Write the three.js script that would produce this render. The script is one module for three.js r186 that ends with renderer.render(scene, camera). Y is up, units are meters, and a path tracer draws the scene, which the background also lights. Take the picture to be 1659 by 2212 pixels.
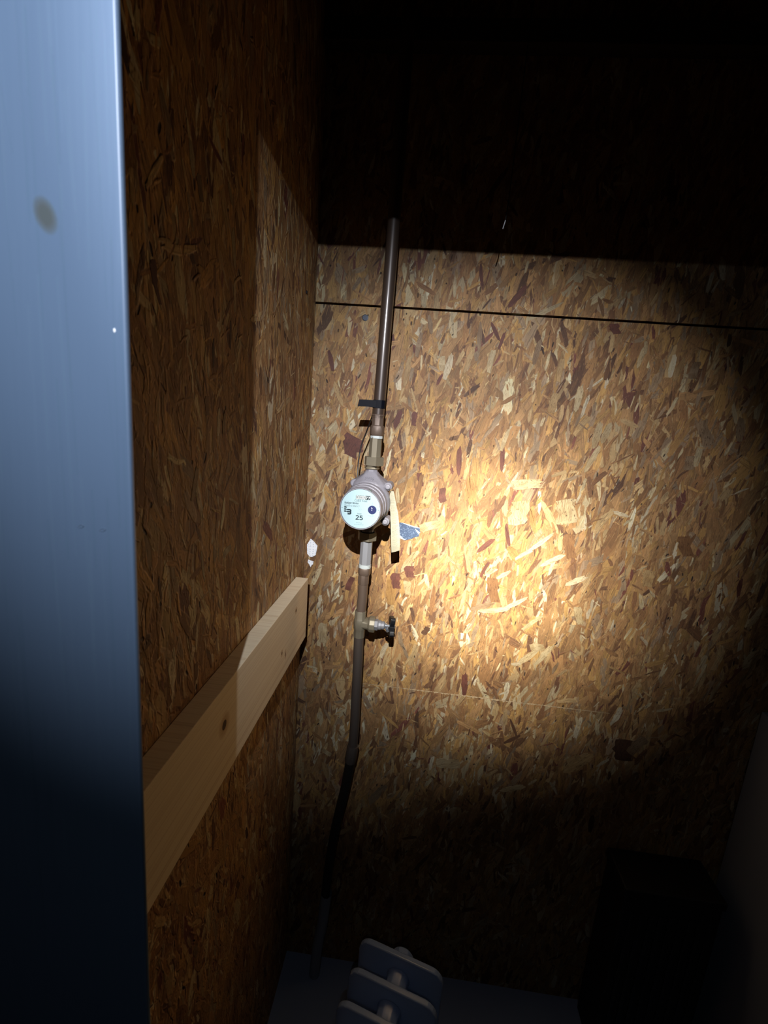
import * as THREE from 'three';
import { RoundedBoxGeometry } from 'three/addons/geometries/RoundedBoxGeometry.js';
import { mergeGeometries, toCreasedNormals } from 'three/addons/utils/BufferGeometryUtils.js';
import { FontLoader } from 'three/addons/loaders/FontLoader.js';
import { TextGeometry } from 'three/addons/geometries/TextGeometry.js';

// ------------------------------------------------------------------ camera, light, exposure
const scene = new THREE.Scene();
scene.background = new THREE.Color(0x000000);

const camera = new THREE.PerspectiveCamera(96.42, 1659 / 2212, 0.02, 20);
camera.position.set(0.2398, 1.4014, 0.95);
{
  const right = new THREE.Vector3(0.9929, 0.0766, -0.0909), up = new THREE.Vector3(-0.0926, 0.9778, -0.1879), back = new THREE.Vector3(0.0745, 0.195, 0.978);
  camera.quaternion.setFromRotationMatrix(new THREE.Matrix4().makeBasis(right, up, back));
}
camera.focus = 0.86;
camera.filmGauge = 35;
camera.userData.fStop = 11;

const renderer = new THREE.WebGLRenderer({ antialias: true });
renderer.toneMapping = THREE.LinearToneMapping;
renderer.toneMappingExposure = 1.0;
renderer.shadowMap.enabled = true;
renderer.shadowMap.type = THREE.PCFSoftShadowMap;

// one hand torch held up behind the camera: cool spill, corona and warm hot spot, plus added fill
const TORCH = new THREE.Vector3(0.242, 1.8, 1.3), AIM = new THREE.Vector3(0.393, 1.1186, 0);
function spotBeam(r, g, b, intensity, degrees, penumbra, aim = AIM) {
  const l = new THREE.SpotLight(new THREE.Color().setRGB(r, g, b), intensity, 0, THREE.MathUtils.degToRad(degrees), penumbra, 2);
  l.position.copy(TORCH); l.target.position.copy(aim);
  l.castShadow = true; l.shadow.radius = 0.12; l.shadow.mapSize.set(2048, 2048); l.shadow.bias = -0.0005;
  scene.add(l, l.target);
}
const AIM_SPILL = new THREE.Vector3(0.38, 1.25, 0);
spotBeam(0.82, 0.92, 1.04, 0.12, 62, 1, AIM_SPILL);  // added wide dim fill that lifts the floor, rack and lower jamb
spotBeam(0.86, 0.92, 1.04, 2.8, 25, 0.62, new THREE.Vector3(0.1, 1.22, 0));  // spill split in two; this part aimed left onto jamb and side wall
spotBeam(0.99, 0.955, 0.98, 7, 22, 1, AIM_SPILL);
spotBeam(1.06, 0.97, 0.8, 11, 14.5, 1);
spotBeam(1.06, 0.98, 0.78, 25, 9.5, 1);

// ------------------------------------------------------------------ helpers
let seed = 20240611;
function rnd() { seed |= 0; seed = (seed + 0x6d2b79f5) | 0; let t = Math.imul(seed ^ (seed >>> 15), 1 | seed); t = (t + Math.imul(t ^ (t >>> 7), 61 | t)) ^ t; return ((t ^ (t >>> 14)) >>> 0) / 4294967296; }
const rr = (a, b) => a + (b - a) * rnd();
const gauss = () => (rnd() + rnd() + rnd() + rnd() - 2) * 1.0;
const pick = (a) => a[Math.floor(rnd() * a.length)];
const names = new Map();
function numbered(n) { const k = names.get(n) ?? 0; names.set(n, k + 1); return k ? `${n}_${String(k).padStart(3, '0')}` : n; }
function mesh(name, geo, mat, parent, at = [0, 0, 0]) {
  const m = new THREE.Mesh(geo, mat); m.name = numbered(name); m.castShadow = m.receiveShadow = true;
  m.position.set(...at); parent.add(m); return m;
}
function tag(o, label, category, group) { o.userData = { label, category }; if (group) o.userData.group = group; return o; }
function thing(name, label, category, at = [0, 0, 0], group) {
  const g = new THREE.Group(); g.name = numbered(name); g.position.set(...at); scene.add(g); return tag(g, label, category, group);
}
function struct(o) { o.userData.kind = 'structure'; return o; }
const std = (color, roughness = 0.8, metalness = 0, more = {}) => new THREE.MeshStandardMaterial({ color, roughness, metalness, ...more });
function canvas(w, h) { const c = document.createElement('canvas'); c.width = w; c.height = h; return [c, c.getContext('2d')]; }
function tex(c, srgb = true, wrap = THREE.RepeatWrapping) {
  const t = new THREE.CanvasTexture(c); t.wrapS = t.wrapT = wrap; t.magFilter = THREE.LinearFilter;
  if (srgb) t.colorSpace = THREE.SRGBColorSpace; return t;
}
// box with uv in metres on every face (u along x or z, v along y or z)
function boxUV(g) {
  const p = g.attributes.position, n = g.attributes.normal, uv = new Float32Array(p.count * 2);
  for (let i = 0; i < p.count; i++) {
    const ax = Math.abs(n.getX(i)), ay = Math.abs(n.getY(i)), az = Math.abs(n.getZ(i));
    let u, v; if (az >= ax && az >= ay) { u = p.getX(i); v = p.getY(i); } else if (ax >= ay) { u = p.getZ(i); v = p.getY(i); } else { u = p.getX(i); v = p.getZ(i); }
    uv[2 * i] = u; uv[2 * i + 1] = v;
  }
  g.setAttribute('uv', new THREE.BufferAttribute(uv, 2)); return g;
}
// box given by its corners, placed in world coordinates
function slab(x0, x1, y0, y1, z0, z1, r = 0) {
  const g = r ? new RoundedBoxGeometry(x1 - x0, y1 - y0, z1 - z0, 2, r) : new THREE.BoxGeometry(x1 - x0, y1 - y0, z1 - z0);
  g.translate((x0 + x1) / 2, (y0 + y1) / 2, (z0 + z1) / 2); return boxUV(g);
}
const lathe = (pts, seg = 40) => new THREE.LatheGeometry(pts.map((p) => new THREE.Vector2(p[0], p[1])), seg);
const crease = (g, a = 0.6) => toCreasedNormals(g.index ? g.toNonIndexed() : g, a);
function tubeAlong(points, r, seg = 60, sides = 20) { return new THREE.TubeGeometry(new THREE.CatmullRomCurve3(points.map((p) => new THREE.Vector3(...p))), seg, r, sides, false); }

// ------------------------------------------------------------------ oriented strand board material
const OSB_TONE = new THREE.Color().setRGB(0.5, 0.5, 0.5);
const STRANDS = [ // sRGB, weight
  [[190, 146, 94], 22], [[204, 158, 92], 16], [[180, 135, 84], 20], [[162, 117, 72], 14], [[210, 176, 122], 11],
  [[224, 202, 156], 5], [[138, 96, 60], 7], [[110, 74, 48], 3], [[128, 74, 58], 2.2], [[176, 148, 114], 8], [[234, 218, 182], 2.5],
];
const STRAND_SUM = STRANDS.reduce((s, a) => s + a[1], 0);
function strandColor() { let t = rnd() * STRAND_SUM; for (const [c, w] of STRANDS) { if ((t -= w) < 0) return c; } return STRANDS[0][0]; }
function osbMaps(W, H, mw, mh) { // pixels, metres
  const [ca, a] = canvas(W, H), [cb, b] = canvas(W, H);
  const sx = W / mw, sy = H / mh;
  a.fillStyle = 'rgb(120,84,50)'; a.fillRect(0, 0, W, H); b.fillStyle = 'rgb(60,60,60)'; b.fillRect(0, 0, W, H);
  const count = Math.round(mw * mh * 12000);
  for (let i = 0; i < count; i++) {
    const late = i / count;
    
    let len, wid;
    if (late < 0.45) { len = rr(0.035, 0.12); wid = rr(0.008, 0.028); } else if (late < 0.75) { len = 0.02 + 0.06 * rnd() * rnd(); wid = len * rr(0.1, 0.34); } else { len = 0.006 + 0.04 * rnd() * rnd(); wid = len * rr(0.06, 0.28); }
    const x = rnd() * mw, y = rnd() * mh;
    const loose = rnd() < (late > 0.8 ? 0.4 : 0.15);
    const ang = (loose ? rr(-1.4, 1.4) : 0.14 + gauss() * 0.42); // from vertical
    const c = strandColor(), k = rr(0.9, 1.08);
    const h = Math.floor(40 + 150 * (0.55 * late + 0.45 * rnd()));
    const n = 6, left = [], right = [], bend = gauss() * 0.06 * len, skew = gauss() * 0.12 * wid;
    for (let j = 0; j <= n; j++) {
      const t = j / n, y0 = (t - 0.5) * len * 0.9, m = bend * (t - 0.5) * (t - 0.5) * 4 + skew * (t - 0.5) * 2, w = wid * (0.62 + 0.38 * Math.sin(Math.PI * t));
      left.push([-w / 2 * rr(0.8, 1.12) + m, y0 + gauss() * len * 0.02]); right.unshift([w / 2 * rr(0.86, 1.1) + m, y0 + gauss() * len * 0.015]);
    }
    const teeth = (sgn) => { const o = [], k = 2 + Math.floor(rnd() * 4); for (let q = 1; q < k; q++) o.push([(q / k - 0.5) * wid * 0.85 * -sgn, sgn * len * (0.45 + rr(-0.08, 0.2))]); return o; };
    const poly = [...left, ...teeth(1).reverse(), ...right, ...teeth(-1).reverse()];
    const cs = Math.cos(ang), sn = Math.sin(ang);
    const px = poly.map(([u, v]) => [(x + u * cs + v * sn) * sx, (y + u * sn - v * cs) * sy]);
    const ends = [[x + 0.5 * len * sn, y - 0.5 * len * cs], [x - 0.5 * len * sn, y + 0.5 * len * cs]], tones = [rr(0.84, 1.12), rr(0.92, 1.06), rr(0.84, 1.12)];
    const draws = [[0, 0]];
    const reach = len * 0.7;
    if (x < reach) draws.push([W, 0]); if (x > mw - reach) draws.push([-W, 0]);
    if (y < reach) draws.push([0, H]); if (y > mh - reach) draws.push([0, -H]);
    const grain = [];
    const ng = Math.min(16, Math.max(2, Math.round(wid / 0.0011)));
    for (let q = 0; q < ng; q++) { const u = rr(-0.46, 0.46) * wid, v0 = rr(-0.48, 0.25) * len, v1 = v0 + rr(0.1, 0.55) * len; grain.push([u, v0, u + gauss() * 0.0006, Math.min(v1, len * 0.47), rnd() < 0.55 ? rr(0.62, 0.9) : rr(1.06, 1.26), rr(0.5, 1.7)]); }
    for (const [ox, oy] of draws) {
      const path = (g) => { g.beginPath(); px.forEach(([X, Y], j) => (j ? g.lineTo(X + ox, Y + oy) : g.moveTo(X + ox, Y + oy))); g.closePath(); };
      path(a); const gr = a.createLinearGradient(ends[0][0] * sx + ox, ends[0][1] * sy + oy, ends[1][0] * sx + ox, ends[1][1] * sy + oy); tones.forEach((f, q) => gr.addColorStop(q / 2, `rgb(${c.map((v) => Math.min(250, Math.round(v * k * f))).join(',')})`)); a.fillStyle = gr; a.fill();
      for (const [u0, v0, u1, v1, kk, lw] of grain) {
        a.beginPath(); a.moveTo((x + u0 * cs + v0 * sn) * sx + ox, (y + u0 * sn - v0 * cs) * sy + oy); a.lineTo((x + u1 * cs + v1 * sn) * sx + ox, (y + u1 * sn - v1 * cs) * sy + oy);
        a.lineWidth = lw; a.strokeStyle = `rgba(${c.map((v) => Math.min(250, Math.round(v * k * kk))).join(',')},0.8)`; a.stroke();
      }
      path(b); b.fillStyle = `rgb(${h},${h},${h})`; b.fill();
    }
  }
  // fibres and torn splinters that roughen every strand
  for (let i = 0; i < mw * mh * 52000; i++) {
    const x = rnd() * W, y = rnd() * H, l = (0.0015 + 0.008 * rnd() * rnd()) * sy, t = 0.14 + gauss() * 0.6, dark = rnd() < 0.52;
    a.beginPath(); a.moveTo(x, y); a.lineTo(x + Math.sin(t) * l, y - Math.cos(t) * l); a.lineWidth = rr(0.4, 1.8);
    a.strokeStyle = dark ? `rgba(${pick(['92,58,34', '120,80,46', '104,66,50'])},${rr(0.12, 0.45)})` : `rgba(${pick(['226,192,134', '236,214,168', '214,170,104'])},${rr(0.12, 0.42)})`; a.stroke();
    if (i % 3 === 0) { b.beginPath(); b.moveTo(x, y); b.lineTo(x + Math.sin(t) * l, y - Math.cos(t) * l); b.lineWidth = rr(0.6, 2); b.strokeStyle = dark ? 'rgba(20,20,20,0.35)' : 'rgba(230,230,230,0.3)'; b.stroke(); }
  }
  // broad soft differences of tone from resin and dirt
  for (let i = 0; i < mw * mh * 60; i++) {
    const x = rnd() * W, y = rnd() * H, r = rr(40, 150), g = a.createRadialGradient(x, y, 0, x, y, r), c = pick(['96,60,36', '150,104,70', '214,170,110', '110,74,62']);
    g.addColorStop(0, `rgba(${c},${rr(0.06, 0.2)})`); g.addColorStop(1, `rgba(${c},0)`); a.fillStyle = g; a.fillRect(x - r, y - r, 2 * r, 2 * r);
  }
  // dark resin flecks and tiny voids between strands
  for (let i = 0; i < mw * mh * 300; i++) {
    const x = rnd() * W, y = rnd() * H, l = rr(1.5, 8), w = rr(0.8, 2.6), t = 0.2 + gauss() * 0.7;
    for (const [g, col] of [[a, `rgba(42,28,20,${rr(0.5, 0.95)})`], [b, 'rgb(10,10,10)']]) { g.save(); g.translate(x, y); g.rotate(t); g.beginPath(); g.ellipse(0, 0, w, l, 0, 0, 6.3); g.fillStyle = col; g.fill(); g.restore(); }
  }
  return [tex(ca), tex(cb, false), mw, mh];
}
function osbMaterial([map, bump, mw, mh], more = {}) {
  const use = (t) => { const c = t.clone(); c.repeat.set(1 / mw, 1 / mh); c.needsUpdate = true; return c; };
  return new THREE.MeshStandardMaterial({ map: use(map), bumpMap: use(bump), bumpScale: 0.0012, roughness: 0.72, metalness: 0, color: OSB_TONE, ...more });
}
const osbBack = osbMaterial(osbMaps(2048, 2048, 1.3, 1.5));
const osbLeft = osbMaterial(osbMaps(1024, 2048, 0.78, 1.7), { color: new THREE.Color().setRGB(0.72, 0.71, 0.7), bumpScale: 0.0034 });

// pine grain for strands and boards
function woodMap(base, dark, w, h, lines, knots = []) {
  const [c, g] = canvas(w, h);
  g.fillStyle = `rgb(${base})`; g.fillRect(0, 0, w, h);
  for (let i = 0; i < lines; i++) {
    const y = rnd() * h; g.beginPath(); g.moveTo(0, y);
    let yy = y; for (let x = 0; x <= w; x += w / 8) { yy += gauss() * h * 0.006; g.lineTo(x, yy); }
    g.lineWidth = rr(0.5, 3); g.strokeStyle = `rgba(${dark},${rr(0.03, 0.13)})`; g.stroke();
  }
  for (const [x, y, rx, ry] of knots) {
    for (let k = 5; k >= 0; k--) { g.beginPath(); g.ellipse(x * w, y * h, rx * w * (1 + k * 0.35), ry * h * (1 + k * 0.35), 0, 0, 6.3); g.fillStyle = k ? 'rgba(150,98,48,0.10)' : 'rgba(62,38,22,0.9)'; g.fill(); }
  }
  return tex(c);
}
const strandGrain = (() => {
  const [c, g] = canvas(512, 512); g.fillStyle = 'rgb(216,216,216)'; g.fillRect(0, 0, 512, 512);
  for (let i = 0; i < 90; i++) { const x = rnd() * 512, y = rnd() * 512, r = rr(20, 90), q = g.createRadialGradient(x, y, 0, x, y, r), v = rnd() < 0.5 ? '150,128,104' : '255,250,240'; q.addColorStop(0, `rgba(${v},0.3)`); q.addColorStop(1, `rgba(${v},0)`); g.fillStyle = q; g.fillRect(x - r, y - r, 2 * r, 2 * r); }
  for (let i = 0; i < 5200; i++) { const x = rnd() * 512, y = rnd() * 512, l = rr(8, 70), t = gauss() * 0.12; g.beginPath(); g.moveTo(x, y); g.lineTo(x + l, y + l * t); g.lineWidth = rr(0.6, 3); g.strokeStyle = rnd() < 0.55 ? `rgba(110,84,60,${rr(0.06, 0.32)})` : `rgba(255,250,238,${rr(0.06, 0.3)})`; g.stroke(); }
  for (let i = 0; i < 160; i++) { g.fillStyle = `rgba(70,44,28,${rr(0.2, 0.7)})`; g.beginPath(); g.ellipse(rnd() * 512, rnd() * 512, rr(2, 14), rr(0.8, 3), gauss() * 0.3, 0, 6.3); g.fill(); }
  return tex(c);
})();

// ------------------------------------------------------------------ the setting
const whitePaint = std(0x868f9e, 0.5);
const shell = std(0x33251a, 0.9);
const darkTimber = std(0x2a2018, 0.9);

const floorMat = std(0x8fa2c4, 0.6);  // pale floor; blue of the cool light put into its colour
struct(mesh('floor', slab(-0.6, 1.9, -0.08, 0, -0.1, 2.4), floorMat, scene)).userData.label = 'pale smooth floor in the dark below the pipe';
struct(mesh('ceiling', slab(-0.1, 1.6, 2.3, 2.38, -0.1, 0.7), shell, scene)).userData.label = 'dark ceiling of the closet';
struct(mesh('wall_right', slab(1.5, 1.58, 0, 2.3, -0.1, 0.7), osbLeft, scene)).userData.label = 'strand board wall on the right, out of the light';

const wallBack = new THREE.Group(); wallBack.name = 'wall_back'; struct(wallBack); scene.add(wallBack);
wallBack.userData.label = 'back wall of oriented strand board sheets lit by the torch beam';
// backing so that the joint reads dark, then the sheets: butt joint open at 1.62 m, tight ragged joint at 0.81 m
mesh('backing', slab(-0.09, 1.58, 0, 2.3, -0.06, -0.012), std(0x17110c, 0.95), wallBack);
const sheetTop = mesh('osb_panel', slab(-0.09, 1.5, 1.6215, 2.3, -0.012, 0), osbBack, wallBack);
const sheetMid = mesh('osb_panel', slab(-0.09, 1.5, 0.8085, 1.6172, -0.012, 0), osbBack, wallBack);
const sheetLow = mesh('osb_panel', slab(-0.09, 1.5, 0, 0.8078, -0.012, 0), osbBack, wallBack);

{ // frayed upper edge of the lowest sheet
  const s = new THREE.Shape(), top = [], low = [];
  for (let x = 0.14; x <= 0.7; x += 0.0025) { const f = Math.sin((x - 0.14) / 0.56 * Math.PI) * (rnd() < 0.4 ? 0.15 : 1); top.push([x, 0.8079 + rr(0, 0.0016) * f]); low.push([x, 0.8077 - rr(0.0002, 0.003) * f]); }
  [...top, ...low.reverse()].forEach(([x, y], i) => (i ? s.lineTo(x, y) : s.moveTo(x, y))); s.closePath();
  mesh('frayed_edge', new THREE.ExtrudeGeometry(s, { depth: 0.0011, bevelEnabled: false }), std(new THREE.Color().setRGB(0.38, 0.28, 0.16), 0.8), sheetLow, [0, 0, -0.0002]);
}

struct(mesh('wall_left', slab(-0.09, 0, 0, 2.3, 0, 0.746), osbLeft, scene)).userData.label = 'left side wall of oriented strand board, half in shadow';

// door frame in front: left jamb, header, right jamb
{
  const [c, g] = canvas(768, 1536); // 0.4 m x 0.8 m, x from -0.29, y from 0.85
  const X = (x) => (x + 0.29) / 0.4 * 768, Y = (y) => (1 - (y - 0.85) / 0.8) * 1536;
  g.fillStyle = 'rgb(88,107,130)'; g.fillRect(0, 0, 768, 1536);  // white paint made blue-grey; dim cool light is put into this tone
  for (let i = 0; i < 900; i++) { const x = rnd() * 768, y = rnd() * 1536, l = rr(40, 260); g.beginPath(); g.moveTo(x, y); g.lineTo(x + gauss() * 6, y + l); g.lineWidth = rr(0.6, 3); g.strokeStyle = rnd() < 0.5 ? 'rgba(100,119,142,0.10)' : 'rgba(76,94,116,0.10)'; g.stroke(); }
  // a brown knot bleeding through the paint
  g.save(); g.translate(X(0.0714), Y(1.4755)); g.rotate(-0.42);
  for (let k = 10; k >= 0; k--) { g.beginPath(); g.ellipse(0, 0, 8.6 * (0.55 + k * 0.06), 13.5 * (0.55 + k * 0.06), 0, 0, 6.3); g.fillStyle = 'rgba(74,70,62,0.10)'; g.fill(); }
  g.restore();
  const [cb, b] = canvas(384, 768);
  b.fillStyle = 'rgb(128,128,128)'; b.fillRect(0, 0, 384, 768);
  for (let i = 0; i < 700; i++) { const x = rnd() * 384, y = rnd() * 768, l = rr(30, 180); b.beginPath(); b.moveTo(x, y); b.lineTo(x + gauss() * 4 + l * 0.05, y - l); b.lineWidth = rr(0.5, 2); b.strokeStyle = rnd() < 0.5 ? 'rgba(160,160,160,0.25)' : 'rgba(90,90,90,0.25)'; b.stroke(); }
  const place = (t) => { t.repeat.set(1 / 0.4, 1 / 0.8); t.offset.set(0.29 / 0.4, -0.85 / 0.8); return t; };
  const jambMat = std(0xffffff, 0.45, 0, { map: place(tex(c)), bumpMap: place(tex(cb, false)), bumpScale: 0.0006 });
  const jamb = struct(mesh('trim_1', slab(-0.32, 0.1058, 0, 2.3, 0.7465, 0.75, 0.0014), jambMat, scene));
  jamb.userData.label = 'door jamb in white paint coloured blue-grey for dim cool light, close to the camera with a brown knot stain';
  // small nick near the edge and two dents
  const nick = mesh('paint_chip', new THREE.ConeGeometry(0.0008, 0.0009, 5).rotateX(1.2), std(0xf2f2f2, 0.5), jamb, [0.1004, 1.4314, 0.7502]); nick.scale.set(1, 1.5, 1);
  for (const [x, y] of [[0.0799, 1.3408], [0.0909, 1.3401]]) { const d = mesh('dent', new THREE.TorusGeometry(0.0011, 0.0004, 6, 14), jambMat, jamb, [x, y, 0.75]); d.scale.set(1.2, 0.6, 0.6); d.rotation.z = 0.3; }
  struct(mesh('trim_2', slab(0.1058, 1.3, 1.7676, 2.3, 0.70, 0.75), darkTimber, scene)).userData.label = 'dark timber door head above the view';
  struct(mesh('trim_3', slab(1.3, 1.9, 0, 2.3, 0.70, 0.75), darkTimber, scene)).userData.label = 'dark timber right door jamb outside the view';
}
struct(mesh('trim_4', slab(0, 1.5, 2.04, 2.075, 0, 0.03, 0.002), shell, scene)).userData.label = 'dark ledger board high on the back wall';

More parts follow.
